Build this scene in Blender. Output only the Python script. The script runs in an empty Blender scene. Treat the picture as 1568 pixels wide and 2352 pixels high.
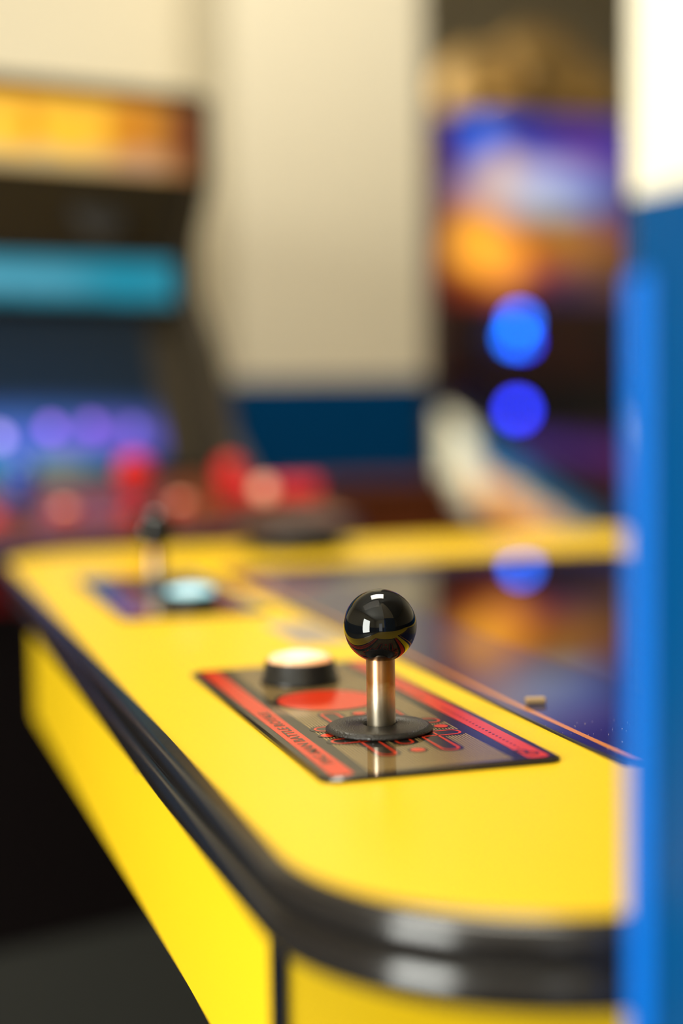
import bpy, bmesh, math, random
from mathutils import Vector, Matrix
random.seed(7)
S = bpy.context.scene
COL = S.collection
R = math.radians
PI = math.pi

# ------------------------------------------------------------------ camera
TABLE_H = 0.80
CAM_Z = TABLE_H + 0.1631
p_, r_ = R(4.355), R(0.915)
cp, sp, cr, sr = math.cos(p_), math.sin(p_), math.cos(r_), math.sin(r_)
right = Vector((cr, -sp * sr, -cp * sr))
down = Vector((-sr, -sp * cr, -cp * cr))
fwd = Vector((0, cp, -sp))
cam_d = bpy.data.cameras.new('camera')
cam = bpy.data.objects.new('camera', cam_d)
COL.objects.link(cam)
cam.matrix_world = Matrix(((right.x, -down.x, -fwd.x, 0), (right.y, -down.y, -fwd.y, 0),
                           (right.z, -down.z, -fwd.z, CAM_Z), (0, 0, 0, 1)))
cam_d.sensor_fit = 'VERTICAL'
cam_d.sensor_height = 36
cam_d.sensor_width = 24
cam_d.lens = 55
cam_d.clip_start = 0.02
cam_d.dof.use_dof = True
cam_d.dof.focus_distance = 0.742
cam_d.dof.aperture_fstop = 1.76
S.camera = cam

# ------------------------------------------------------------------ world, light, exposure
S.view_settings.view_transform = 'Standard'
S.view_settings.look = 'None'
S.view_settings.gamma = 1
S.view_settings.exposure = 0.0
S.view_settings.use_curve_mapping = False
w = bpy.data.worlds.new('world')
S.world = w
w.use_nodes = True
w.node_tree.nodes['Background'].inputs[0].default_value = (0.85, 0.93, 1.0, 1)
w.node_tree.nodes['Background'].inputs[1].default_value = 1.2
S.cycles.use_denoising = True
S.cycles.max_bounces = 10
S.cycles.sample_clamp_indirect = 6

YAW = R(17.187)                      # the room and the table share one set of axes
U = Vector((-math.sin(YAW), math.cos(YAW), 0))
V = Vector((math.cos(YAW), math.sin(YAW), 0))


def W(v, u, z):
    return V * v + U * u + Vector((0, 0, z))


def area(name, v, u, z, sx, sy, power, color, direction):
    ld = bpy.data.lights.new(name, 'AREA')
    ld.shape = 'RECTANGLE'
    ld.size, ld.size_y = sx, sy
    ld.energy = power
    ld.color = color
    o = bpy.data.objects.new(name, ld)
    COL.objects.link(o)
    o.location = W(v, u, z)
    d = V * direction[0] + U * direction[1] + Vector((0, 0, direction[2]))
    o.rotation_euler = d.to_track_quat('-Z', 'Y').to_euler()
    return o


area('window_daylight', -2.33, -0.70, 1.12, 1.3, 1.9, 186, (0.985, 1.0, 0.92), (1, 0.0, 0))
area('rear_fill', -0.95, -3.33, 1.05, 0.7, 1.5, 3, (1.0, 0.97, 0.9), (0, 1, 0))  # weak unseen fill light added at the rear
area('ceiling_fill_back', 0.35, 1.6, 2.83, 0.9, 0.9, 58, (1.0, 0.93, 0.78), (0, 0, -1))  # unseen fill added to brighten the pillar
area('ceiling_fill_front', -0.7, 0.7, 2.83, 1.7, 0.9, 5, (1.0, 0.88, 0.70), (0, 0, -1))  # unseen soft fill added for the tabletop
area('alcove_fill', 0.25, 4.5, 2.55, 0.5, 0.5, 55, (1.0, 0.92, 0.76), (1.35, -0.45, -1.6)).data.spread = R(75)  # unseen lamp added to brighten the pinball machine's side

# ------------------------------------------------------------------ materials
MAT = {}


def mat(name, color, rough=0.5, metal=0.0, emit=None, strength=0.0, ior=1.5, coat=0.0, coat_rough=0.03, spec=0.5):
    m = bpy.data.materials.new(name)
    m.use_nodes = True
    b = m.node_tree.nodes['Principled BSDF']
    b.inputs['Base Color'].default_value = (*color, 1)
    b.inputs['Roughness'].default_value = rough
    b.inputs['Metallic'].default_value = metal
    b.inputs['IOR'].default_value = ior
    b.inputs['Coat Weight'].default_value = coat
    b.inputs['Coat Roughness'].default_value = coat_rough
    b.inputs['Specular IOR Level'].default_value = spec
    if emit:
        b.inputs['Emission Color'].default_value = (*emit, 1)
        b.inputs['Emission Strength'].default_value = strength
    MAT[name] = m
    return m


def nodes(m):
    return m.node_tree.nodes, m.node_tree.links, m.node_tree.nodes['Principled BSDF']


def speckle(m, scale, amount, rough_amount=0.0):
    """small wear variation in colour (and gloss) with a noise texture"""
    N, L, b = nodes(m)
    tc = N.new('ShaderNodeTexCoord')
    no = N.new('ShaderNodeTexNoise')
    no.inputs['Scale'].default_value = scale
    no.inputs['Detail'].default_value = 4
    L.new(tc.outputs['Object'], no.inputs['Vector'])
    c = b.inputs['Base Color'].default_value
    mx = N.new('ShaderNodeMix')
    mx.data_type = 'RGBA'
    mx.inputs[6].default_value = tuple(x * (1 - amount) for x in c[:3]) + (1,)
    mx.inputs[7].default_value = tuple(min(1, x * (1 + amount)) for x in c[:3]) + (1,)
    L.new(no.outputs['Fac'], mx.inputs[0])
    L.new(mx.outputs[2], b.inputs['Base Color'])
    if rough_amount:
        mr = N.new('ShaderNodeMapRange')
        r0 = b.inputs['Roughness'].default_value
        mr.inputs['To Min'].default_value = max(0, r0 - rough_amount)
        mr.inputs['To Max'].default_value = r0 + rough_amount
        L.new(no.outputs['Fac'], mr.inputs['Value'])
        L.new(mr.outputs[0], b.inputs['Roughness'])
    return m


def bump(m, scale, dist, kind='noise', strength=1.0):
    N, L, b = nodes(m)
    tc = N.new('ShaderNodeTexCoord')
    if kind == 'voronoi':
        t = N.new('ShaderNodeTexVoronoi')
        out = t.outputs['Distance']
    else:
        t = N.new('ShaderNodeTexNoise')
        t.inputs['Detail'].default_value = 3
        out = t.outputs['Fac']
    t.inputs['Scale'].default_value = scale
    L.new(tc.outputs['Object'], t.inputs['Vector'])
    bp = N.new('ShaderNodeBump')
    bp.inputs['Distance'].default_value = dist
    bp.inputs['Strength'].default_value = strength
    L.new(out, bp.inputs['Height'])
    L.new(bp.outputs[0], b.inputs['Normal'])
    return m


def blob_art(name, base, blobs, axes=(0, 2), strength=1.0, rough=0.15, base_mult=0.03, wobble=0.0, wscale=20):
    """backlit artwork or a screen picture: soft colour patches laid out in the panel's own coordinates, metres.
    blobs: (x, y, rx, ry, colour, softness)"""
    m = mat(name, tuple(c * base_mult for c in base), rough)
    N, L, b = nodes(m)
    tc = N.new('ShaderNodeTexCoord')
    vec = tc.outputs['Object']
    if wobble:
        no = N.new('ShaderNodeTexNoise')
        no.inputs['Scale'].default_value = wscale
        L.new(vec, no.inputs['Vector'])
        sub = N.new('ShaderNodeVectorMath')
        sub.operation = 'SUBTRACT'
        L.new(no.outputs['Color'], sub.inputs[0])
        sub.inputs[1].default_value = (.5, .5, .5)
        sc = N.new('ShaderNodeVectorMath')
        sc.operation = 'SCALE'
        L.new(sub.outputs[0], sc.inputs[0])
        sc.inputs['Scale'].default_value = wobble
        ad = N.new('ShaderNodeVectorMath')
        L.new(vec, ad.inputs[0])
        L.new(sc.outputs[0], ad.inputs[1])
        vec = ad.outputs[0]
    cur = None
    for (x, y, rx, ry, c, soft) in blobs:
        mp = N.new('ShaderNodeMapping')
        mp.vector_type = 'TEXTURE'
        loc, scl = [0, 0, 0], [1e6, 1e6, 1e6]
        loc[axes[0]], loc[axes[1]] = x, y
        scl[axes[0]], scl[axes[1]] = rx, ry
        mp.inputs['Location'].default_value = loc
        mp.inputs['Scale'].default_value = scl
        L.new(vec, mp.inputs['Vector'])
        ln = N.new('ShaderNodeVectorMath')
        ln.operation = 'LENGTH'
        L.new(mp.outputs[0], ln.inputs[0])
        mr = N.new('ShaderNodeMapRange')
        mr.interpolation_type = 'SMOOTHSTEP'
        mr.inputs['From Min'].default_value = 1 + soft
        mr.inputs['From Max'].default_value = max(0.0, 1 - soft)
        L.new(ln.outputs['Value'], mr.inputs['Value'])
        mx = N.new('ShaderNodeMix')
        mx.data_type = 'RGBA'
        L.new(mr.outputs[0], mx.inputs[0])
        if cur is None:
            mx.inputs[6].default_value = (*base, 1)
        else:
            L.new(cur, mx.inputs[6])
        mx.inputs[7].default_value = (*c, 1)
        cur = mx.outputs[2]
    L.new(cur, b.inputs['Emission Color'])
    b.inputs['Emission Strength'].default_value = strength
    return m


cream = bump(mat('cream_wall_paint', (0.72, 0.64, 0.475), 0.75, spec=0.2), 180, 0.0006)
bluewall = bump(mat('blue_gloss_wall_paint', (0.0, 0.045, 0.145), 0.4, spec=0.06), 60, 0.0004)
yellow = speckle(mat('yellow_laminate', (0.85, 0.545, 0.010), 0.32, spec=0.3), 9, 0.012)
black_tm = speckle(mat('black_vinyl_edge', (0.012, 0.010, 0.009), 0.17), 300, 0.3, 0.05)
black_pl = mat('black_plastic', (0.010, 0.009, 0.008), 0.3)
black_gl = mat('black_gloss_ball', (0.003, 0.003, 0.003), 0.02, spec=0.42)
matte_black = mat('matte_black_board', (0.012, 0.011, 0.010), 0.7)
panel_black = mat('panel_black_film', (0.016, 0.013, 0.010), 0.06, spec=0.28)
panel_red = mat('panel_red_print', (0.60, 0.036, 0.010), 0.10, spec=0.25)
panel_blue = mat('panel_blue_print', (0.004, 0.13, 0.28), 0.10, spec=0.25)
panel_gold = mat('panel_gold_print', (0.30, 0.20, 0.075), 0.10, spec=0.25)
panel_dark = mat('panel_dark_lettering', (0.045, 0.012, 0.010), 0.08)
rubber = bump(mat('black_leather_grain_washer', (0.018, 0.015, 0.012), 0.36), 1500, 0.00022, 'voronoi', 0.9)
sticker_m = speckle(mat('grey_paper_sticker', (0.42, 0.34, 0.25), 0.5), 120, 0.25)
crumb_m = mat('brown_crumb', (0.45, 0.29, 0.14), 0.8)
carpet = speckle(mat('dark_carpet', (0.06, 0.058, 0.05), 0.95), 60, 0.4)
ceil_m = mat('ceiling_white', (0.74, 0.72, 0.66), 0.9)
metal_d = mat('dark_metal', (0.12, 0.12, 0.13), 0.35, 0.8)


def shaft_material():
    m = mat('worn_brass_nickel', (0.75, 0.6, 0.42), 0.28, 1.0)
    N, L, b = nodes(m)
    tc = N.new('ShaderNodeTexCoord')
    no = N.new('ShaderNodeTexNoise')
    no.inputs['Scale'].default_value = 120
    no.inputs['Detail'].default_value = 5
    L.new(tc.outputs['Object'], no.inputs['Vector'])
    sx = N.new('ShaderNodeSeparateXYZ')
    L.new(tc.outputs['Object'], sx.inputs[0])
    mr = N.new('ShaderNodeMapRange')
    mr.inputs['From Min'].default_value = 0.014
    mr.inputs['From Max'].default_value = 0.026
    mr.interpolation_type = 'SMOOTHSTEP'
    L.new(sx.outputs['Z'], mr.inputs['Value'])
    ad = N.new('ShaderNodeMath')
    ad.operation = 'ADD'
    L.new(mr.outputs[0], ad.inputs[0])
    n2 = N.new('ShaderNodeMath')
    n2.operation = 'MULTIPLY_ADD'
    n2.inputs[1].default_value = 1.6
    n2.inputs[2].default_value = -0.8
    L.new(no.outputs['Fac'], n2.inputs[0])
    L.new(n2.outputs[0], ad.inputs[1])
    rp = N.new('ShaderNodeValToRGB')
    rp.color_ramp.elements[0].position = 0.1
    rp.color_ramp.elements[0].color = (0.95, 0.84, 0.66, 1)
    rp.color_ramp.elements[1].position = 0.9
    rp.color_ramp.elements[1].color = (0.60, 0.34, 0.18, 1)
    L.new(ad.outputs[0], rp.inputs[0])
    L.new(rp.outputs[0], b.inputs['Base Color'])
    b.inputs['Anisotropic'].default_value = 0.85
    b.inputs['Anisotropic Rotation'].default_value = 0.25
    tg = N.new('ShaderNodeTangent')
    tg.direction_type = 'RADIAL'
    tg.axis = 'Z'
    L.new(tg.outputs[0], b.inputs['Tangent'])
    rr = N.new('ShaderNodeMapRange')
    rr.inputs['To Min'].default_value = 0.34
    rr.inputs['To Max'].default_value = 0.52
    L.new(no.outputs['Fac'], rr.inputs['Value'])
    L.new(rr.outputs[0], b.inputs['Roughness'])
    return m


brass = shaft_material()


# ------------------------------------------------------------------ mesh helpers
class MB:
    def __init__(self):
        self.v, self.f, self.m, self.s = [], [], [], []

    def add(self, verts, faces, mi=0, smooth=False):
        o = len(self.v)
        self.v += [tuple(x) for x in verts]
        for fc in faces:
            self.f.append([o + i for i in fc])
            self.m.append(mi)
            self.s.append(smooth)
        return self

    def box(self, x0, x1, y0, y1, z0, z1, mi=0):
        vs = [(x, y, z) for z in (z0, z1) for y in (y0, y1) for x in (x0, x1)]
        return self.add(vs, [(0, 2, 3, 1), (4, 5, 7, 6), (0, 1, 5, 4), (2, 6, 7, 3), (0, 4, 6, 2), (1, 3, 7, 5)], mi)

    def prism(self, pts, z0, z1, mi=0, smooth_side=False, mi_side=None):
        n = len(pts)
        self.add([(x, y, z1) for x, y in pts], [list(range(n))], mi)
        self.add([(x, y, z0) for x, y in pts], [list(range(n))[::-1]], mi)
        vs = [(x, y, z0) for x, y in pts] + [(x, y, z1) for x, y in pts]
        self.add(vs, [(i, (i + 1) % n, n + (i + 1) % n, n + i) for i in range(n)], mi if mi_side is None else mi_side, smooth_side)
        return self

    def extrude_x(self, pts, x0, x1, mi=0):
        """profile in (y, z) swept along x"""
        n = len(pts)
        vs = [(x0, y, z) for y, z in pts] + [(x1, y, z) for y, z in pts]
        self.add(vs, [list(range(n))[::-1], list(range(n, 2 * n))] + [(i, (i + 1) % n, n + (i + 1) % n, n + i) for i in range(n)], mi)
        return self

    def lathe(self, prof, seg=48, c=(0, 0, 0), mi=0, smooth=True):
        """profile (r, z) turned about the z axis"""
        vs, fs = [], []
        for (r, z) in prof:
            for k in range(seg):
                a = 2 * PI * k / seg
                vs.append((c[0] + r * math.cos(a), c[1] + r * math.sin(a), c[2] + z))
        for i in range(len(prof) - 1):
            for k in range(seg):
                k2 = (k + 1) % seg
                fs.append((i * seg + k, i * seg + k2, (i + 1) * seg + k2, (i + 1) * seg + k))
        if prof[0][0] > 1e-6:
            fs.append(tuple(range(seg))[::-1])
        if prof[-1][0] > 1e-6:
            fs.append(tuple((len(prof) - 1) * seg + k for k in range(seg)))
        return self.add(vs, fs, mi, smooth)

    def sphere(self, c, r, seg=24, rings=14, mi=0, sx=1, sy=1, sz=1):
        prof = [(max(1e-7, r * math.sin(PI * i / rings)), -r * math.cos(PI * i / rings)) for i in range(rings + 1)]
        o = len(self.v)
        self.lathe(prof, seg, (0, 0, 0), mi, True)
        for i in range(o, len(self.v)):
            x, y, z = self.v[i]
            self.v[i] = (c[0] + x * sx, c[1] + y * sy, c[2] + z * sz)
        return self

    def tube(self, path, r, seg=12, mi=0, closed=False):
        pts = [Vector(p) for p in path]
        n = len(pts)
        vs, fs = [], []
        for i, p in enumerate(pts):
            a = pts[(i - 1) % n] if (closed or i > 0) else pts[i]
            b = pts[(i + 1) % n] if (closed or i < n - 1) else pts[i]
            t = (b - a).normalized()
            up = Vector((0, 0, 1)) if abs(t.z) < 0.9 else Vector((1, 0, 0))
            s = t.cross(up).normalized()
            q = s.cross(t)
            for k in range(seg):
                an = 2 * PI * k / seg
                vs.append(p + s * (r * math.cos(an)) + q * (r * math.sin(an)))
        for i in range(n if closed else n - 1):
            j = (i + 1) % n
            for k in range(seg):
                k2 = (k + 1) % seg
                fs.append((i * seg + k, i * seg + k2, j * seg + k2, j * seg + k))
        if not closed:
            fs.append(tuple(range(seg))[::-1])
            fs.append(tuple((n - 1) * seg + k for k in range(seg)))
        return self.add(vs, fs, mi, True)

    def band(self, path, w, z, mi=0, closed=False):
        """flat printed line of width w along a path in the plane z"""
        n = len(path)
        pts = [Vector((x, y, 0)) for x, y in path]
        L_, R_ = [], []
        for i, p in enumerate(pts):
            a = pts[(i - 1) % n] if (closed or i > 0) else p
            b = pts[(i + 1) % n] if (closed or i < n - 1) else p
            t = (b - a).normalized()
            s = Vector((-t.y, t.x, 0)) * (w / 2)
            L_.append((p.x + s.x, p.y + s.y, z))
            R_.append((p.x - s.x, p.y - s.y, z))
        fs = [(i, n + i, n + (i + 1) % n, (i + 1) % n) for i in range(n if closed else n - 1)]
        return self.add(L_ + R_, fs, mi)

    def disc(self, x, y, r, z, mi=0, seg=40):
        return self.add([(x + r * math.cos(2 * PI * k / seg), y + r * math.sin(2 * PI * k / seg), z) for k in range(seg)],
                        [tuple(range(seg))], mi)

    def xform(self, M):
        self.v = [tuple(M @ Vector(p)) for p in self.v]
        return self

    def build(self, name, mats, parent=None, loc=None, bevel=0, seg=2):
        me = bpy.data.meshes.new(name)
        me.from_pydata(self.v, [], self.f)
        if not isinstance(mats, (list, tuple)):
            mats = [mats]
        for m in mats:
            me.materials.append(m)
        for i, pl in enumerate(me.polygons):
            pl.material_index = self.m[i]
            pl.use_smooth = self.s[i]
        me.update()
        o = bpy.data.objects.new(name, me)
        COL.objects.link(o)
        if parent:
            o.parent = parent
        if loc:
            o.location = loc
        if bevel:
            b = o.modifiers.new('bevel', 'BEVEL')
            b.width = bevel
            b.segments = seg
            b.limit_method = 'ANGLE'
        return o


def rrect(x0, x1, y0, y1, r, n=8):
    pts = []
    for cx, cy, a0 in ((x1 - r, y1 - r, 0), (x0 + r, y1 - r, 90), (x0 + r, y0 + r, 180), (x1 - r, y0 + r, 270)):
        for k in range(n + 1):
            a = R(a0 + 90 * k / n)
            pts.append((cx + r * math.cos(a), cy + r * math.sin(a)))
    return pts


def empty(name, loc, rz=0):
    o = bpy.data.objects.new(name, None)
    COL.objects.link(o)
    o.empty_display_size = 0.1
    o.location = loc
    o.rotation_euler = (0, 0, rz)
    return o


def tag(o, label=None, cat=None, group=None, kind=None):
    for k, x in (('label', label), ('category', cat), ('group', group), ('kind', kind)):
        if x:
            o[k] = x
    return o


def bake(mb):
    """(v, u, z) room coordinates to world"""
    mb.v = [tuple(W(*p)) for p in mb.v]
    return mb


def structure(name, mb, mats, bevel=0):
    o = bake(mb).build(name, mats, bevel=bevel)
    o['kind'] = 'structure'
    return o


def text_mesh(txt, size):
    cu = bpy.data.curves.new('lettering', 'FONT')
    cu.body = txt
    cu.size = size
    cu.resolution_u = 3
    cu.offset = 0.00016
    ob = bpy.data.objects.new('lettering', cu)
    COL.objects.link(ob)
    dg = bpy.context.evaluated_depsgraph_get()
    me = bpy.data.meshes.new_from_object(ob.evaluated_get(dg))
    vs = [tuple(x.co) for x in me.vertices]
    fs = [tuple(p.vertices) for p in me.polygons]
    bpy.data.objects.remove(ob)
    bpy.data.curves.remove(cu)
    bpy.data.meshes.remove(me)
    return vs, fs


# ------------------------------------------------------------------ the room
DADO = 0.990
DADO_R = 1.017
structure('floor', MB().box(-2.6, 3.4, -3.5, 6.1, -0.1, 0), carpet)
structure('ceiling', MB().box(-2.6, 3.4, -3.5, 6.1, 2.9, 3.0), ceil_m)


def two_tone(name, v0, v1, u0, u1, dado, parent=None):
    return structure(name, MB().box(v0, v1, u0, u1, 0, dado, 1).box(v0, v1, u0, u1, dado, 2.9, 0), [cream, bluewall])


# wall_left holds the window that lights the room
mb = MB()
WU0, WU1, WZ0, WZ1 = -1.35, -0.05, 0.12, 2.12
for (a, b, c, d, mi) in ((-3.5, WU0, 0, DADO, 1), (-3.5, WU0, DADO, 2.9, 0), (WU1, 6.1, 0, DADO, 1), (WU1, 6.1, DADO, 2.9, 0),
                         (WU0, WU1, 0, WZ0, 1), (WU0, WU1, WZ1, 2.9, 0)):
    mb.box(-2.5, -2.4, a, b, c, d, mi)
structure('wall_left', mb, [cream, bluewall])
mb = MB()
fr = 0.05
mb.box(-2.49, -2.41, WU0, WU1, WZ0, WZ0 + fr).box(-2.49, -2.41, WU0, WU1, WZ1 - fr, WZ1)
for uu in (WU0, (WU0 + WU1) / 2 - fr / 2, WU1 - fr):
    mb.box(-2.49, -2.41, uu, uu + fr, WZ0, WZ1)
structure('window_1', mb, mat('white_window_frame', (0.7, 0.7, 0.68), 0.4))
mb = MB()
DV0, DV1 = -1.35, -0.55               # door added in the rear wall for the unseen rear fill
for (a, b, c, d, mi) in ((-2.4, DV0, 0, DADO, 1), (-2.4, DV0, DADO, 2.9, 0), (DV1, 3.3, 0, DADO, 1), (DV1, 3.3, DADO, 2.9, 0), (DV0, DV1, 2.05, 2.9, 0)):
    mb.box(a, b, -3.5, -3.4, c, d, mi)
structure('wall_rear', mb, [cream, bluewall])
mb = MB()
mb.box(DV0, DV0 + .05, -3.48, -3.42, 0, 2.05).box(DV1 - .05, DV1, -3.48, -3.42, 0, 2.05).box(DV0, DV1, -3.48, -3.42, 1.98, 2.05).box(DV0, DV1, -3.48, -3.42, 0, .2)
structure('added_door', mb, MAT['white_window_frame'])
two_tone('wall_back', -2.4, 0.715, 3.45, 3.57, DADO)
two_tone('wall_far', -2.4, 3.3, 5.95, 6.05, DADO)
two_tone('wall_side', 3.3, 3.4, -3.4, 5.95, DADO)
two_tone('pillar', 0.715, 1.112, 3.0, 3.57, DADO)

# partition at the right of the camera, its rounded end just in front of the table
RV, RU, RR = 0.212, 0.413, 0.012
plan = [(0.40, -3.4), (0.40, RU)]
for k in range(9):
    a = R(90 + 90 * k / 8)
    plan.append((RV + RR + RR * math.cos(a), RU - RR + RR * math.sin(a)))
plan.append((RV, -3.4))
mb = MB()
mb.prism(plan, 0, DADO_R, 1, True)
mb.prism(plan, DADO_R, 2.9, 0, True)
wr = structure('wall_right', mb, [cream, bluewall])
sheen_m = mat('bright_blue_corner_sheen', (0.0, 0.105, 0.46), 0.4, spec=0.1)  # brighter blue strip stands in for the sheen on the rounded corner
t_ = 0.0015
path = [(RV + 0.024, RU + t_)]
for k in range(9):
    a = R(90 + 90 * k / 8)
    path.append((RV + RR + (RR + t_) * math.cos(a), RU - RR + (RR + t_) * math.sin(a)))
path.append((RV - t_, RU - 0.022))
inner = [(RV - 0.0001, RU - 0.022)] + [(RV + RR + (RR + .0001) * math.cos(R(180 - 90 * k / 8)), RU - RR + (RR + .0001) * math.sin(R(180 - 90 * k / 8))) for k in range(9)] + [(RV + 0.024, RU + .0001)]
g = bake(MB().prism(path + inner, 0.0, 0.995, 0, True)).build('corner_sheen', sheen_m, wr)

# ------------------------------------------------------------------ cocktail arcade table
VC, UC = 0.516, 1.040
table = empty('arcade_table', W(VC, UC, 0), YAW)
tag(table, 'yellow cocktail arcade table with black edging, glass top and joystick panels', 'arcade table')
TV0, TV1, TU0, TU1 = 0.136, 0.896, 0.425, 1.655
GV0, GV1, GU0, GU1 = 0.3125, 0.7195, 0.598, 1.410


def tl(v, u, z=0.0):
    return (v - VC, u - UC, TABLE_H + z)


def tpath(pts):
    return [(x - VC, y - UC) for x, y in pts]


outer = tpath(rrect(TV0, TV1, TU0, TU1, 0.10, 20))
hole = tpath(rrect(GV0, GV1, GU0, GU1, 0.006, 20))
n = len(outer)
mb = MB()
vs = [(x, y, TABLE_H) for x, y in outer] + [(x, y, TABLE_H) for x, y in hole]
mb.add(vs, [(i, (i + 1) % n, n + (i + 1) % n, n + i) for i in range(n)], 0)
vs = [(x, y, TABLE_H - .0135) for x, y in outer] + [(x, y, TABLE_H - .0135) for x, y in hole]
mb.add(vs, [(i, n + i, n + (i + 1) % n, (i + 1) % n) for i in range(n)], 0)
for lp, s in ((outer, 1), (hole, -1)):
    vs = [(x, y, TABLE_H - .0135) for x, y in lp] + [(x, y, TABLE_H) for x, y in lp]
    mb.add(vs, [(i, (i + 1) % n, n + (i + 1) % n, n + i)[::s] for i in range(n)], 0)
mb.build('top_panel', yellow, table)
MB().prism(outer, TABLE_H - .029, TABLE_H - .0136).build('lower_board', matte_black, table)


def molding(z0, z1, bulge):
    """vinyl T edge: a half-round strip swept round the table's outline"""
    prof = []
    h = z1 - z0
    K = 12
    for k in range(K + 1):
        a = PI * k / K
        prof.append((bulge * math.sin(a) ** 0.7 if 0 < k < K else 0.0, z0 + h * (1 - math.cos(a)) / 2))
    prof = [(-0.0008, z0)] + prof + [(-0.0012, z1 + .0004)]
    vs, fs = [], []
    m = len(outer)
    for i in range(m):
        a, b = Vector(outer[i - 1]), Vector(outer[(i + 1) % m])
        t = (b - a).normalized()
        nx, ny = t.y, -t.x
        for (d, z) in prof:
            vs.append((outer[i][0] + nx * d, outer[i][1] + ny * d, z))
    q = len(prof)
    for i in range(m):
        j = (i + 1) % m
        for k in range(q - 1):
            fs.append((i * q + k, j * q + k, j * q + k + 1, i * q + k + 1))
    return MB().add(vs, fs, 0, True)


molding(TABLE_H - .0135, TABLE_H + .0003, .0065).build('edge_molding', black_tm, table)
molding(TABLE_H - .0295, TABLE_H - .0142, .0065).build('edge_molding', black_tm, table)

# apron under the top, pedestal below
AV0, AV1, AU0, AU1, AZ0, AZ1 = 0.1415, 0.890, 0.555, 1.385, -.118, -.0295
mb = MB()
a = tl(AV0, AU0, AZ0)
b = tl(AV1, AU1, AZ1)
mb.box(a[0], b[0], a[1], b[1], a[2], b[2])
mb.build('apron', yellow, table, bevel=.0008)
for (cv, cu_) in ((AV0, AU0), (AV1, AU0), (AV0, AU1), (AV1, AU1)):
    sv = 1 if cv == AV0 else -1
    su = 1 if cu_ == AU0 else -1
    p0 = tl(cv - .0008 * sv, cu_ - .0012 * su, AZ0)
    p1 = tl(cv + .0052 * sv, cu_ + .0008 * su, AZ1 - .0005)
    MB().box(*sorted((p0[0], p1[0])), *sorted((p0[1], p1[1])), p0[2], p1[2]).build('corner_trim', black_tm, table)
a = tl(0.30, 0.72)
b = tl(0.73, 1.30)
MB().box(a[0], b[0], a[1], b[1], 0.03, TABLE_H + AZ0).build('pedestal', matte_black, table, bevel=.004)
MB().box(a[0] - .06, b[0] + .06, a[1] - .06, b[1] + .06, 0.0, 0.03).build('base', matte_black, table, bevel=.004)
# scuff of dirt on the left apron just below the edging
mb = MB()
for k in range(7):
    mb.sphere((AV0 - VC - .0003, .845 - UC + random.uniform(-.004, .004), TABLE_H - .0375 + random.uniform(-.005, .005)), .0018, 8, 6, sx=.25)
mb.build('scuff_mark', mat('brown_scuff', (.16, .10, .02), .8), table)


# glass with printed border
def glass_material():
    m = mat('dark_glass_with_printed_border', (0.004, 0.004, 0.005), 0.012, coat=0.7, coat_rough=0.01)
    b = m.node_tree.nodes['Principled BSDF']
    b.inputs['IOR'].default_value = 1.65
    return m


glass = glass_material()
navy = mat('navy_glass_border_print', (0.008, 0.016, 0.075), 0.012, ior=1.5)
orange = mat('orange_border_line', (0.62, 0.22, 0.02), 0.05, spec=.3)
mb = MB()
zg = TABLE_H - .0002
mb.prism(tpath(rrect(GV0 + .0012, GV1 - .0012, GU0 + .0012, GU1 - .0012, .005)), TABLE_H - .006, zg, 1)
iv = .085
mb.add([(x, y, zg + .00003) for x, y in tpath(rrect(GV0 + iv, GV1 - iv, GU0 + iv, GU1 - iv, .03))], [tuple(range(36))], 0)
mb.band(tpath(rrect(GV0 + .0108, GV1 - .0108, GU0 + .0108, GU1 - .0108, .006)), .0034, zg + .00005, 2, True)
mb.build('glass_top', [glass, navy, orange], table)
mb = MB()
mb.tube([(x, y, TABLE_H + .0001) for x, y in tpath(rrect(GV0, GV1, GU0, GU1, .006))], .0011, 8, 0, True)
mb.build('glass_gasket', black_pl, table)

# ---- control panel art (the plate is built about its own centre; x = v, y = u)
PW, PL, PT = 0.111, 0.276, .0018


def make_panel(stripe_m, near):
    mb = MB()
    out = rrect(-PW / 2, PW / 2, -PL / 2, PL / 2, .008)
    top = rrect(-PW / 2 + .0016, PW / 2 - .0016, -PL / 2 + .0016, PL / 2 - .0016, .007)
    n = len(out)
    mb.add([(x, y, 0) for x, y in out] + [(x, y, PT - .0007) for x, y in out] + [(x, y, PT) for x, y in top],
           [(i, (i + 1) % n, n + (i + 1) % n, n + i) for i in range(n)] +
           [(n + i, n + (i + 1) % n, 2 * n + (i + 1) % n, 2 * n + i) for i in range(n)] + [tuple(range(2 * n, 3 * n))], 0)
    z = PT
    for s in (-1, 1):
        x0, x1 = sorted((s * .0398, s * .0505))
        pts = rrect(x0, x1, -PL / 2 + .005, PL / 2 - .005, .0035)
        mb.add([(x, y, z + .00008) for x, y in pts], [tuple(range(len(pts)))], 1)
    # gold pinstripes run the length of the plate between the stripes
    N_ = 44
    for k in range(N_):
        x = -.0325 + .065 * k / (N_ - 1)
        wv = .00042
        mb.add([(x - wv, -PL / 2 + .006, z + .00004), (x + wv, -PL / 2 + .006, z + .00004),
                (x + wv, PL / 2 - .006, z + .00004), (x - wv, PL / 2 - .006, z + .00004)], [(0, 1, 2, 3)], 2)
    return mb


def hairpin(x0, x1, closed_y, open_y, n=10):
    """U outline: two legs at x0, x1 from open_y to a rounded end at closed_y"""
    r = (x1 - x0) / 2
    cx = (x0 + x1) / 2
    sg = 1 if closed_y > open_y else -1
    yc = closed_y - sg * r
    pts = [(x0, open_y)]
    for k in range(n + 1):
        a = PI - PI * k / n
        pts.append((cx + r * math.cos(a), yc + sg * r * math.sin(a)))
    pts.append((x1, open_y))
    return pts


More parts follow.
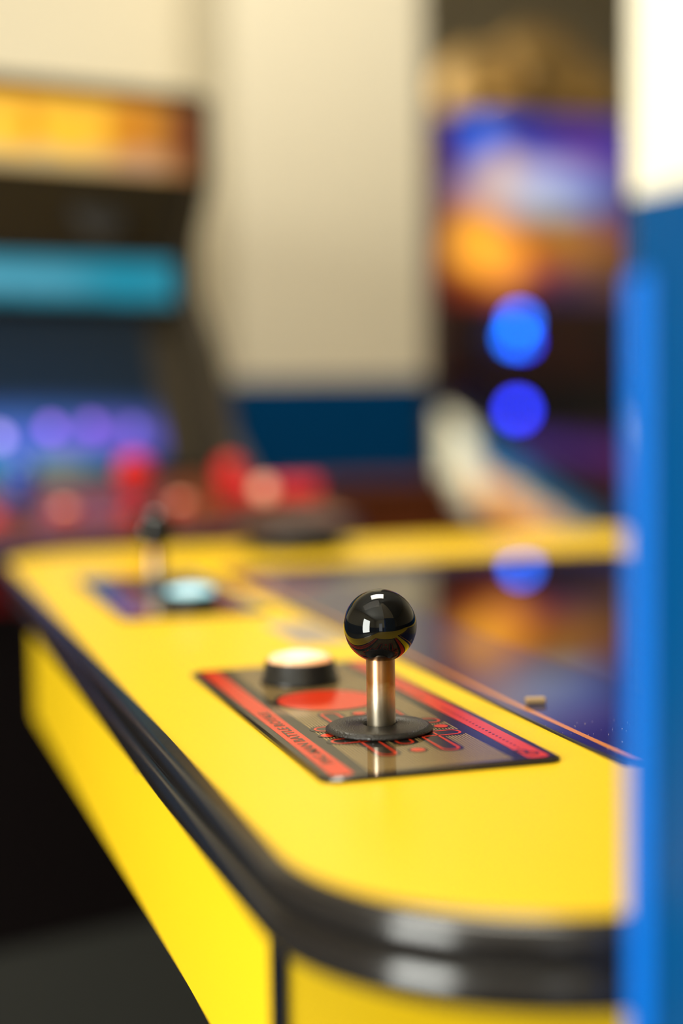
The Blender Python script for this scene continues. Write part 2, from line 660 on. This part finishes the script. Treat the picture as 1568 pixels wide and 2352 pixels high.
def maze(mb, cy):
    z = PT
    fig = []
    for (x0, x1) in ((-.0190, -.0110), (.0110, .0190)):
        fig.append(hairpin(x0, x1, cy - .048, cy - .012))
        fig.append(hairpin(x0, x1, cy + .049, cy + .012))
    fig.append(hairpin(-.0035, .0035, cy - .0295, cy - .01))
    fig.append(hairpin(-.0035, .0035, cy + .0295, cy + .01))
    for (y0, y1) in ((-.0185, -.0095), (.0095, .0185)):
        for s in (-1, 1):
            fig.append([(y_, x_ + cy) for x_, y_ in hairpin(y0, y1, s * .0315, s * .012)])
    for k, f_ in enumerate(fig):
        zz = z + .00010 + .000004 * k
        mb.band(f_, .0052, zz, 0)                # dark halo that interrupts the pinstripes
        mb.add([(x, y, zz + .00001) for x, y in f_], [tuple(range(len(f_)))], 0)
    for f_ in fig:
        mb.band(f_, .00125, z + .00020, 1)
    for (x, y) in ((0, .043), (0, -.043), (-.0295, 0), (.0275, 0)):
        mb.disc(x, cy + y, .0047, z + .00014, 0)
        mb.disc(x, cy + y, .0034, z + .00022, 1)


def panel_art(mb, flip):
    """stick half and button half, the plain round spot between them, and the lettering"""
    s = -1 if flip else 1
    o = len(mb.v)
    maze(mb, -.0575)
    mb.disc(-.0050, .0245, .0285, PT + .00012, 0)
    mb.disc(-.0050, .0245, .0262, PT + .00020, 1)
    # lettering along the left stripe, read from the near end to the far end
    vs, fs = text_mesh('PAC-MAN BATTLE ROYALE', 0.0072)
    xs = [p[0] for p in vs]
    k = 0.117 / (max(xs) - min(xs))
    x_base = -.0426
    mb.add([(x_base - p[1], -.1110 + (p[0] - min(xs)) * k, PT + .0002) for p in vs], fs, 3)
    # row of dots and a small round badge on the right stripe
    for q in range(24):
        mb.disc(.0440, -.1120 + .00415 * q, .0007, PT + .0002, 3, 10)
    for (yy, xx, rr) in ((-.1195, .0420, .0026), (-.1245, .0452, .0026)):
        mb.band([(xx + rr * math.cos(a * PI / 8), yy + rr * math.sin(a * PI / 8)) for a in range(16)], .0013, PT + .0002, 3, True)
    for q in range(6):
        mb.disc(.0435, .012 + .008 * q, .0016, PT + .0002, 3, 8)
    if flip:
        mb.v = [(x, -y, zz) if i >= o else (x, y, zz) for i, (x, y, zz) in enumerate(mb.v)]
        for i in range(len(mb.f)):
            if min(mb.f[i]) >= o:
                mb.f[i] = mb.f[i][::-1]


PV = 0.2365
for (u0, stripe_m, flip, nm) in ((0.7545, panel_red, False, 'black control panel with red stripes and gold pinstripes'),
                                 (1.2625, panel_blue, True, 'black control panel with blue stripes')):
    mb = make_panel(stripe_m, not flip)
    panel_art(mb, flip)
    x, y, z = tl(PV, u0, .0003)
    cpn = mb.build('control_panel', [panel_black, stripe_m, panel_gold, panel_dark], table, (x, y, z))
    cpn['label'] = nm

# ---- joysticks: shaft > ball_top, dust_washer
zj = TABLE_H + .0003 + PT


def joystick(v, u):
    x, y, _ = tl(v, u)
    mb = MB().lathe([(.0001, 0), (.0069, 0), (.0069, .0345), (.0064, .0352), (.0001, .0352)], 48)
    sh = mb.build('joystick', brass, table, (x, y, zj))
    r = .0175
    prof = [(.0001, -.0160), (.0060, -.0161), (.0066, -.0160)]
    a0 = math.asin(.0160 / r)
    for k in range(29):
        a = -a0 + (PI / 2 + a0) * k / 28
        prof.append((max(1e-5, r * math.cos(a)), r * math.sin(a)))
    MB().lathe(prof, 64, (0, 0, .0501)).build('ball_top', black_gl, sh)
    prof = [(.0080, .0001), (.0240, .0001), (.0256, .0008), (.0256, .0016), (.0238, .0030), (.0232, .0031), (.0078, .0034), (.0078, .0016)]
    MB().lathe(prof, 72, (-.0018, -.002, 0)).build('dust_washer', rubber, sh)
    return sh


j1 = joystick(0.2352, 0.7014)
j2 = joystick(0.2345, 1.2850)


# ---- push buttons: collar > lit cap
def push_button(v, u, cap_m, label):
    x, y, _ = tl(v, u)
    prof = [(.0001, 0), (.0222, 0), (.0222, .0012), (.0213, .0022), (.0196, .0112), (.0190, .0120), (.0180, .0120), (.0178, .0100), (.0001, .0100)]
    c = MB().lathe(prof, 56).build('push_button', black_pl, table, (x, y, zj + .0002))
    c['label'] = label
    prof = [(.0001, .0100), (.0176, .0102), (.0176, .0128), (.0165, .0146), (.0130, .0152), (.0115, .0150), (.0080, .0166), (.0001, .0172)]
    MB().lathe(prof, 48).build('lit_cap', cap_m, c)


def cap_material(name, rim, mid, strength):
    m = mat(name, tuple(c * .4 for c in mid), 0.15)
    N, L, b = nodes(m)
    tc = N.new('ShaderNodeTexCoord')
    mp = N.new('ShaderNodeVectorMath')
    mp.operation = 'MULTIPLY'
    mp.inputs[1].default_value = (1, 1, 0)
    L.new(tc.outputs['Object'], mp.inputs[0])
    ln = N.new('ShaderNodeVectorMath')
    ln.operation = 'LENGTH'
    L.new(mp.outputs[0], ln.inputs[0])
    rp = N.new('ShaderNodeValToRGB')
    rp.color_ramp.elements[0].position = .010
    rp.color_ramp.elements[0].color = (*mid, 1)
    rp.color_ramp.elements[1].position = .0178
    rp.color_ramp.elements[1].color = (*rim, 1)
    L.new(ln.outputs['Value'], rp.inputs[0])
    L.new(rp.outputs[0], b.inputs['Emission Color'])
    b.inputs['Emission Strength'].default_value = strength
    return m


push_button(0.2330, 0.837, cap_material('orange_lit_cap', (1.0, .30, .05), (1.0, .86, .55), 1.15), 'round push button with glowing orange and white cap')
push_button(0.238, 1.160, cap_material('cyan_lit_cap', (.15, .75, .85), (.75, .97, 1.0), 1.2), 'round push button with glowing pale cyan cap')

# ---- paper sticker on the yellow beside the glass
x0, y0, z0 = tl(.2705, .972, .0002)
x1, y1, z1 = tl(.3055, 1.068, .0005)
mb = MB().prism(rrect(x0, x1, y0, y1, .004), z0, z1, 0)
for k in range(5):
    xa = x0 + .006 + k * .0055
    mb.add([(xa, y0 + .008, z1 + .0001), (xa + .002, y0 + .008, z1 + .0001), (xa + .002, y1 - .01 - .008 * (k % 2), z1 + .0001), (xa, y1 - .01 - .008 * (k % 2), z1 + .0001)], [(0, 1, 2, 3)], 1)
mb.build('sticker', [sticker_m, mat('grey_sticker_print', (.2, .16, .13), .5)], table)

# ---- things lying on the table
cb = empty('crumb', W(.3335, .741, TABLE_H), YAW + .5)
cb_m = MB()
cb_m.box(-.0052, .0052, -.0028, .0028, .0, .0030)
mo = cb_m.build('crumb', crumb_m, None, bevel=.0008, seg=2)
mo.location, mo.rotation_euler = W(.3335, .741, TABLE_H), (0, 0, R(3))
bpy.data.objects.remove(cb)
mo.name = 'crumb'
tag(mo, 'small tan crumb lying on the dark glass beside the orange line', 'crumb')
mb = MB()
for k in range(45):
    v_ = random.uniform(.314, .36)
    u_ = random.uniform(.612, .70)
    mb.sphere((v_, u_, TABLE_H + .0001), random.uniform(.0001, .00022), 6, 4)
d = bake(mb).build('dust', mat('pale_dust', (.55, .42, .34), .9))
tag(d, 'pale dust specks sprinkled on the glass near the blue wall', 'dust', kind='stuff')
dish = empty('dish', W(.435, 1.575, TABLE_H), YAW)
tag(dish, 'low dark round dish on the far edge of the yellow table', 'dish')
MB().lathe([(.0001, .0005), (.040, .0005), (.060, .012), (.063, .020), (.060, .0205), (.056, .014), (.038, .004), (.0001, .004)], 40).build('bowl', mat('dark_glazed_dish', (.012, .012, .02), .35), dish)
MB().lathe([(.0600, .0195), (.0635, .0215), (.0618, .0235), (.0585, .0215), (.0600, .0195)], 40).build('rim', mat('dish_rim', (.02, .02, .03), .3), dish)

# ------------------------------------------------------------------ upright arcade cabinet on the left (local x right, y back)
CA = R(33.0)
cab = empty('arcade_cabinet', (-.201, 2.10, 0), CA)
tag(cab, 'black upright arcade cabinet with glowing yellow marquee in front of the cream wall', 'arcade cabinet')
cab_black = mat('cabinet_black', (.013, .011, .009), .45)
cab_brown = mat('cabinet_dark_brown', (.034, .026, .015), .55, spec=.25)
CW = .64
prof = [(.45, 0), (-.20, 0), (-.20, .72), (-.24, .775), (-.14, .868), (-.095, .91), (-.055, 1.02), (0, 1.10), (0, 1.17), (-.04, 1.245), (-.04, 1.350), (.45, 1.350)]
for x0, x1 in ((0.0, .02), (-CW - .02, -CW)):
    MB().extrude_x(prof, x0, x1).build('side_panel', cab_brown, cab, bevel=.002)
MB().box(-CW, 0, .43, .45, 0, 1.35).build('back_panel', cab_black, cab)
MB().box(-CW, 0, -.045, .43, 1.335, 1.35).build('roof_panel', cab_black, cab)
MB().box(-CW, 0, -.18, -.16, .33, .745).build('front_panel', mat('front_panel_black', (.004, .002, .002), .6, spec=.15), cab)
MB().box(-CW, 0, -.183, -.16, 0, .329).build('kick_panel', mat('dark_grey_kick_panel', (.035, .034, .028), .6), cab)
MB().box(-CW, 0, -.19, -.18, .725, .775).build('red_trim', mat('dark_red_trim', (.16, .004, .006), .4), cab)
# marquee
hw = -CW / 2
mq = blob_art('lit_marquee_art', (.95, .45, .06), [
    (-.10, .038, .16, .035, (1.3, .78, .05), .9), (.12, .045, .10, .03, (1.15, .62, .04), .9), (-.02, .048, .05, .022, (1.4, .95, .16), .8),
    (.02, .05, .016, .012, (.85, .36, .02), .9), (.09, .05, .012, .018, (.80, .30, .02), .9), (.20, .05, .012, .022, (.85, .34, .02), .9),
    (.235, .055, .03, .03, (.62, .20, .015), .8),
    (0, .006, .34, .012, (.62, .48, .24), .9), (.24, .016, .05, .012, (.50, .26, .16), .9),
    (.30, .05, .035, .06, (.20, .05, .02), .6), (0, .100, .34, .008, (.60, .26, .03), .9)],
    (0, 2), 1.0, wobble=.03, wscale=28)
m_ = MB().box(-CW / 2 + .004, CW / 2 - .004, -.004, .004, .0, .098).build('marquee', mq, cab, (hw, -.036, 1.247))
MB().box(-CW, 0, -.046, -.030, 1.3455, 1.352).build('marquee_trim', cab_black, cab)
# speaker panel under the marquee
sp_ = MB()
sp_.extrude_x([(.02, 1.150), (.010, 1.150), (-.028, 1.246), (.02, 1.246)], -CW + .001, -.001)
spk = sp_.build('speaker_panel', cab_black, cab)
for x in (-.13, -.51):
    MB().lathe([(.0001, 0), (.036, 0), (.038, .003), (.034, .005), (.0001, .003)], 30).xform(Matrix.Translation((x, -.012, 1.198)) @ Matrix.Rotation(R(69), 4, 'X')).build('speaker_grille', matte_black, spk)
# glowing teal instruction strip
ts = blob_art('teal_lit_strip', (.03, .26, .36), [(0, .028, .22, .014, (.10, .36, .48), .9), (-.08, .03, .06, .012, (.15, .36, .52), .9), (.24, .03, .06, .02, (.01, .25, .36), .8), (0, .0, .4, .007, (.01, .12, .17), .9)], (0, 2), 1.0, wobble=.02, wscale=40)
MB().box(-CW / 2 + .012, CW / 2 - .014, -.003, .003, 0, .057).build('instruction_strip', ts, cab, (hw, .012, 1.084))
MB().extrude_x([(.016, 1.079), (.004, 1.079), (.004, 1.0845), (.016, 1.0845)], -CW + .001, -.001).build('strip_trim', cab_black, cab)
MB().extrude_x([(.016, 1.1412), (.004, 1.1412), (.004, 1.1495), (.016, 1.1495)], -CW + .001, -.001).build('strip_trim', cab_black, cab)
# screen, leaning back
scr_len = .215
sc_art = blob_art('arcade_screen_picture', (.012, .018, .022), [
    (.02, .08, .24, .10, (.012, .025, .045), .9), (-.02, .066, .27, .026, (.05, .13, .42), .8), (.02, .040, .26, .020, (.11, .16, .75), .7),
    (.0, .008, .18, .020, (.03, .30, .38), .6), (-.07, .014, .05, .014, (.20, .30, .25), .8), (.12, .012, .03, .012, (.25, .30, .25), .8),
    (.20, .050, .06, .02, (.17, .11, .62), .8)] +
    [(x, .058 + dz, .0085, .0085, c, .12) for x, dz, c in ((.045, -.006, (1.6, 1.2, 3.0)), (.115, .004, (1.1, .45, 2.6)), (.170, .006, (.8, .35, 2.0)), (.228, .0, (.45, .28, 1.3)))],
    (0, 2), 1.0)
so = MB().box(-CW / 2 + .003, CW / 2 - .05, 0, .006, 0, scr_len).build('screen', sc_art, cab, (hw, -.035, .866))
so.rotation_euler = (-R(18), 0, 0)
MB().box(CW / 2 - .05, CW / 2 - .003, -.002, .006, 0, scr_len).build('screen_bezel', cab_brown, so)
# control deck
deck_prof = [(-.05, .858), (-.310, .812), (-.310, .790), (-.05, .790)]
deck_m = speckle(mat('brown_control_deck', (.14, .035, .012), .3), 20, .3)
navy_edge = mat('navy_deck_edge', (.012, .014, .045), .4)
dk = MB().extrude_x(deck_prof, -CW - .04, .062).build('control_deck', deck_m, cab)
MB().extrude_x([(-.3102, .8145), (-.315, .812), (-.315, .788), (-.3102, .786)], -CW - .04, .062).build('deck_edge', navy_edge, cab)


def deck_z(y):
    return .858 + (y + .05) / (-.26) * (-.046) if y < -.05 else .858


red_pl = mat('red_plastic', (.50, .007, .006), .4, spec=.25)
blue_pl = mat('blue_plastic', (.015, .06, .35), .3)


def deck_stick(x, y, m, label):
    z = deck_z(y)
    s = MB().lathe([(.0001, -.003), (.006, -.003), (.006, .020), (.0001, .020)], 20).build('deck_joystick', metal_d, cab, (x, y, z))
    s['label'] = label
    MB().lathe([(.0001, .010), (.012, .012), (.020, .034), (.021, .046), (.015, .060), (.0001, .065)], 24).build('bat_top', m, s)
    MB().lathe([(.0001, .0), (.019, .0), (.017, .004), (.0001, .0045)], 24).build('dust_washer', rubber, s)


deck_stick(-.179, -.20, red_pl, 'joystick with a red bat top')
deck_stick(-.321, -.20, blue_pl, 'joystick with a blue bat top')
lit = mat('peach_glint', (.6, .3, .2), .3, emit=(1.0, .42, .22), strength=.9)  # highlights on the button caps and the gun, made as peach glow
for x, y in ((-.270, -.205), (-.122, -.205), (-.200, -.235), (-.36, -.22)):
    s = MB().lathe([(.0001, -.003), (.016, -.003), (.016, .004), (.012, .006), (.0001, .006)], 24).build('deck_button', red_pl, cab, (x, y, deck_z(y)))
    MB().lathe([(.0001, .0055), (.0095, .006), (.0085, .010), (.0001, .011)], 20).build('button_cap', lit if y > -.21 else red_pl, s)

# red gun shaped controller lying on the right end of the deck
C, Sn = math.cos(CA), math.sin(CA)


def cabw(x, y, z):
    return Vector((-.201 + x * C - y * Sn, 2.10 + x * Sn + y * C, z))


gun = empty('gun_controller', cabw(-.036, -.268, deck_z(-.268) + .010), R(8))
tag(gun, 'red plastic gun-shaped controller resting on the end of the cabinet deck', 'controller')
mb = MB().extrude_x([(-.014, .006), (.014, .006), (.015, .020), (.010, .032), (-.010, .032), (-.015, .020)], -.036, .060)
mb.build('body', red_pl, gun, bevel=.004)
mb = MB().extrude_x([(-.012, 0), (.012, 0), (.012, .012), (-.012, .012)], -.038, .055)
mb.build('foot_rest', black_pl, gun, bevel=.002)
mb = MB().lathe([(.0001, .004), (.015, .004), (.016, .03), (.017, .045), (.012, .057), (.0001, .061)], 24, (-.046, 0, 0))
mb.build('grip', red_pl, gun)
MB().lathe([(.0001, 0), (.011, 0), (.0095, .005), (.0001, .006)], 20).xform(Matrix.Translation((-.008, -.0145, .022)) @ Matrix.Rotation(R(80), 4, 'X')).build('gun_glint', lit, gun)  # glowing disc stands in for the glint on the gun

# ------------------------------------------------------------------ small brown wooden cupboard against the pillar
wood = speckle(mat('red_brown_wood', (.13, .030, .007), .35), 14, .45)
cup = empty('cupboard', W(.932, 2.872, 0), YAW)
tag(cup, 'low red-brown wooden cupboard in front of the blue base of the pillar', 'cupboard')
hx, hy = .142, .112
MB().box(-hx, hx, -hy, hy, .06, .775).build('body', wood, cup, bevel=.003)
MB().box(-hx - .006, hx + .006, -hy - .012, hy, .7755, .795).build('top', wood, cup, bevel=.004)
MB().box(-hx + .01, hx - .01, -hy + .02, hy - .01, 0, .06).build('plinth', matte_black, cup)
dr = MB().box(-hx + .012, hx - .012, -hy - .014, -hy, .09, .755).build('door', wood, cup, bevel=.003)
MB().sphere((hx - .03, -hy - .022, .5), .011, 16, 10).build('knob', metal_d, dr)

# ------------------------------------------------------------------ pinball machine (local x right, y back)
pb = empty('pinball_machine', (.278, 4.60, 0), math.atan2(.28, .96))
tag(pb, 'pinball machine with glowing purple and orange backglass in the far alcove', 'pinball machine')
pb_black = mat('pinball_black', (.012, .008, .007), .35)
pb_wood = mat('pinball_dark_red_wood', (.05, .012, .004), .4)
BW = .71
MB().box(0, BW, .015, .22, .985, 1.775).build('backbox', pb_black, pb, bevel=.005)
art = blob_art('backglass_art', (.03, .015, .13), [
    (.0, .47, .40, .10, (.05, .03, .32), .8), (-.16, .50, .10, .09, (.005, .05, .50), .7), (-.195, .475, .045, .05, (.0, .22, 1.2), .8),
    (.13, .45, .08, .06, (.12, .04, .28), .8), (-.02, .345, .20, .05, (.42, .33, .80), .8), (-.06, .32, .16, .07, (.62, .62, .85), .8),
    (-.14, .375, .05, .06, (.85, .58, .35), .9), (.08, .29, .12, .04, (.03, .22, .62), .8), (-.02, .27, .13, .03, (.55, .64, .68), .8),
    (.06, .15, .30, .085, (.34, .10, .012), .9), (.0, .19, .06, .05, (.36, .24, .02), .9), (.10, .16, .06, .05, (.45, .20, .03), .9),
    (-.16, .09, .16, .10, (.55, .02, .004), .9), (-.22, .17, .10, .11, (1.0, .38, .01), .9), (-.20, .14, .075, .06, (1.6, .70, .06), .8), (-.13, .11, .07, .06, (1.35, .50, .05), .9),
    (.06, .02, .14, .05, (.03, .02, .06), .9), (-.30, .03, .09, .05, (.16, .01, .0), .9), (.25, .08, .10, .06, (.12, .05, .0), .9), (-.335, .33, .03, .2, (.16, .03, .05), .8)],
    (0, 2), 1.0, wobble=.05, wscale=14)
MB().box(-BW / 2 + .02, BW / 2 - .02, -.006, .006, .0, .53).build('backglass', art, pb, (BW / 2, .008, 1.232))
spn = MB().box(.02, BW - .02, -.004, .014, .995, 1.225).build('speaker_panel', pb_wood, pb)
for x in (.10, .56):
    MB().lathe([(.0001, 0), (.055, 0), (.06, .004), (.052, .007), (.0001, .004)], 30).xform(Matrix.Translation((x + .02, -.004, 1.11)) @ Matrix.Rotation(R(90), 4, 'X')).build('speaker_grille', pb_black, spn)
led_b = mat('blue_led', (.0, .1, .5), .3, emit=(.0, .15, 1.0), strength=10.0)
led_v = mat('violet_led', (.05, .05, .4), .3, emit=(.02, .04, 1.0), strength=14.0)


def led(x, y, z, m, r=.021):
    o = MB().sphere((0, 0, 0), r, 20, 12).build('led_lamp', m, pb, (x, y, z))
    MB().lathe([(.0001, 0), (r * .9, 0), (r * .9, .012), (.0001, .012)], 20).xform(Matrix.Translation((0, r * .7, 0)) @ Matrix.Rotation(R(-90), 4, 'X')).build('led_socket', pb_black, o)


led(.258, -.03, 1.163, led_b)
led(.243, -.03, 1.118, led_b)
led(.268, -.03, 1.106, led_v, .012)
# body: sloping side with printed art, playfield under glass, rails and legs
YB, YF = .02, -1.12
ZB, ZF = .915, .655
side_p = mat('pinball_side_print', (.004, .06, .16), .35)
N, L, b = nodes(side_p)
tc = N.new('ShaderNodeTexCoord')
no = N.new('ShaderNodeTexNoise')
no.inputs['Scale'].default_value = 7
L.new(tc.outputs['Object'], no.inputs['Vector'])
sx = N.new('ShaderNodeSeparateXYZ')
L.new(tc.outputs['Object'], sx.inputs[0])
# distance below the sloping rail, measured down the side
ma = N.new('ShaderNodeMath'); ma.operation = 'MULTIPLY_ADD'
ma.inputs[1].default_value = (ZB - ZF) / (YB - YF)
ma.inputs[2].default_value = ZB - (ZB - ZF) / (YB - YF) * YB
L.new(sx.outputs['Y'], ma.inputs[0])
sb = N.new('ShaderNodeMath'); sb.operation = 'SUBTRACT'
L.new(ma.outputs[0], sb.inputs[0]); L.new(sx.outputs['Z'], sb.inputs[1])
s3 = N.new('ShaderNodeMath'); s3.operation = 'MULTIPLY_ADD'; s3.inputs[1].default_value = .10
L.new(no.outputs['Fac'], s3.inputs[0]); L.new(sb.outputs[0], s3.inputs[2])
rp = N.new('ShaderNodeValToRGB')
cr_ = rp.color_ramp
cr_.elements[0].position = .0; cr_.elements[0].color = (.003, .03, .08, 1)
cr_.elements[1].position = .30; cr_.elements[1].color = (.03, .006, .003, 1)
for pos, c in ((.07, (.002, .05, .13)), (.122, (.003, .10, .22)), (.136, (.45, .38, .26)), (.152, (.55, .29, .09)), (.208, (.50, .20, .05)), (.235, (.10, .02, .004))):
    e = cr_.elements.new(pos); e.color = (*c, 1)
L.new(s3.outputs[0], rp.inputs[0])
# the print turns cream at the back end of the side
my = N.new('ShaderNodeMapRange'); my.interpolation_type = 'SMOOTHSTEP'
my.inputs['From Min'].default_value = -.30; my.inputs['From Max'].default_value = -.20
ya = N.new('ShaderNodeMath'); ya.operation = 'MULTIPLY_ADD'; ya.inputs[1].default_value = .5
L.new(sb.outputs[0], ya.inputs[0]); L.new(sx.outputs['Y'], ya.inputs[2])
yb = N.new('ShaderNodeMath'); yb.operation = 'SUBTRACT'; yb.inputs[1].default_value = .06
L.new(ya.outputs[0], yb.inputs[0])
L.new(yb.outputs[0], my.inputs['Value'])
yc = N.new('ShaderNodeMapRange'); yc.interpolation_type = 'SMOOTHSTEP'
yc.inputs['From Min'].default_value = .25; yc.inputs['From Max'].default_value = .20
L.new(sb.outputs[0], yc.inputs['Value'])
yd = N.new('ShaderNodeMath'); yd.operation = 'MULTIPLY'
L.new(my.outputs[0], yd.inputs[0]); L.new(yc.outputs[0], yd.inputs[1])
mx = N.new('ShaderNodeMix'); mx.data_type = 'RGBA'
L.new(yd.outputs[0], mx.inputs[0]); L.new(rp.outputs[0], mx.inputs[6]); mx.inputs[7].default_value = (.46, .45, .35, 1)
L.new(mx.outputs[2], b.inputs['Base Color'])
sp_prof = [(YB, .50), (YB, ZB), (YF, ZF), (YF, .42), (-.6, .42)]
for x0, x1 in ((.03, .05), (.66, .68)):
    MB().extrude_x(sp_prof, x0, x1).build('side_panel', side_p, pb)
MB().box(.05, .66, YF, YF + .02, .42, ZF).build('front_panel', pb_wood, pb)
MB().extrude_x([(YB, .48), (YB, .50), (YF, .44), (YF, .42)], .05, .66).build('bottom_panel', pb_black, pb)
play = blob_art('playfield_art', (.02, .008, .012), [(.22, -.18, .14, .10, (.06, .03, .22), .9), (.42, -.30, .16, .12, (.07, .02, .16), .9), (.50, -.5, .14, .14, (.12, .01, .02), .9)], (0, 1), 1.0)
MB().extrude_x([(YB - .03, ZB - .075), (YB - .03, ZB - .07), (YF + .03, ZF - .05), (YF + .03, ZF - .055)], .052, .658).build('playfield', play, pb)
for x0, x1 in ((.025, .055), (.655, .685)):
    MB().extrude_x([(YB, ZB + .001), (YB, ZB + .016), (YF, ZF + .016), (YF, ZF + .001)], x0, x1).build('side_rail', mat('dark_rail', (.02, .02, .025), .3, .5), pb)
MB().box(.02, .69, YF - .025, YF + .03, ZF - .02, ZF + .018).build('lockdown_bar', metal_d, pb)
led(.212, -.12, .905, led_v, .020)
for x, y in ((.05, YF + .03), (.66, YF + .03), (.05, YB - .06), (.66, YB - .06)):
    MB().extrude_x([(y - .02, 0), (y + .02, 0), (y + .02, .5), (y - .02, .5)], x - .02, x + .02).build('leg', metal_d, pb, bevel=.004)
# neck between body and head
MB().box(.06, .65, .03, .20, .49, .985).build('neck', pb_black, pb)

# gold sculpted topper sitting on the head
tp = empty('topper', pb.matrix_basis @ Vector((.36, .11, 1.775)), math.atan2(.28, .96))
tag(tp, 'domed gold sculpture with a dark round opening on top of the pinball machine', 'sculpture')
gold = speckle(mat('dull_gold_plaster', (.60, .38, .12), .6), 18, .25)
tp.location = Matrix.Rotation(math.atan2(.28, .96), 4, 'Z') @ Vector((.36, .11, 0)) + Vector((.278, 4.60, 1.782))
mb = MB()
mb.sphere((.02, 0, .10), .15, 36, 20, sx=1.15, sy=.6, sz=1.12)
mb.sphere((-.17, 0, .075), .115, 30, 16, sx=1.15, sy=.7, sz=1.1)
mb.sphere((.20, 0, .06), .10, 30, 16, sx=1.0, sy=.8, sz=1.0)
mb.v = [(x, y, max(z, 0)) for x, y, z in mb.v]
mb.build('dome', gold, tp)
MB().lathe([(.036, -.02), (.050, -.02), (.056, .0), (.050, .014), (.036, .01), (.036, -.02)], 30).xform(Matrix.Translation((-.03, -.095, .105)) @ Matrix.Rotation(R(84), 4, 'X')).build('opening_rim', gold, tp)
MB().sphere((-.03, -.095, .105), .038, 24, 14, sy=.4, sz=1.25).build('dark_opening', matte_black, tp)
ck = mat('bright_gold_plaster', (.62, .36, .07), .45)
for x in (-.12, .12):
    MB().sphere((x, -.085, .037), .05, 24, 14, sx=1.5, sz=.7).build('cheek', ck, tp)

# ------------------------------------------------------------------ housings of the added fill lights above
for (v_, u_, sx_, sy_, lb) in ((-.7, .7, 1.74, .94, 'added wide fill lamp above the left of the yellow table'), (.35, 1.6, .94, .94, 'added square fill lamp in front of the cream pillar')):
    lamp = empty('ceiling_fill', W(v_, u_, 2.9), YAW)
    MB().box(-sx_ / 2, sx_ / 2, -sy_ / 2, sy_ / 2, -.055, -.0).build('housing', mat('fill_housing', (.6, .6, .58), .5), lamp)
    tag(lamp, lb, 'lamp')
lamp = empty('alcove_fill_lamp', W(.25, 4.5, 2.6), YAW)  # lamp body added to go with the alcove fill
MB().box(-.26, .26, -.26, .26, 0, .30).build('housing', MAT['fill_housing'], lamp)
tag(lamp, 'added square fill lamp hanging beside the pinball machine in the alcove', 'lamp')
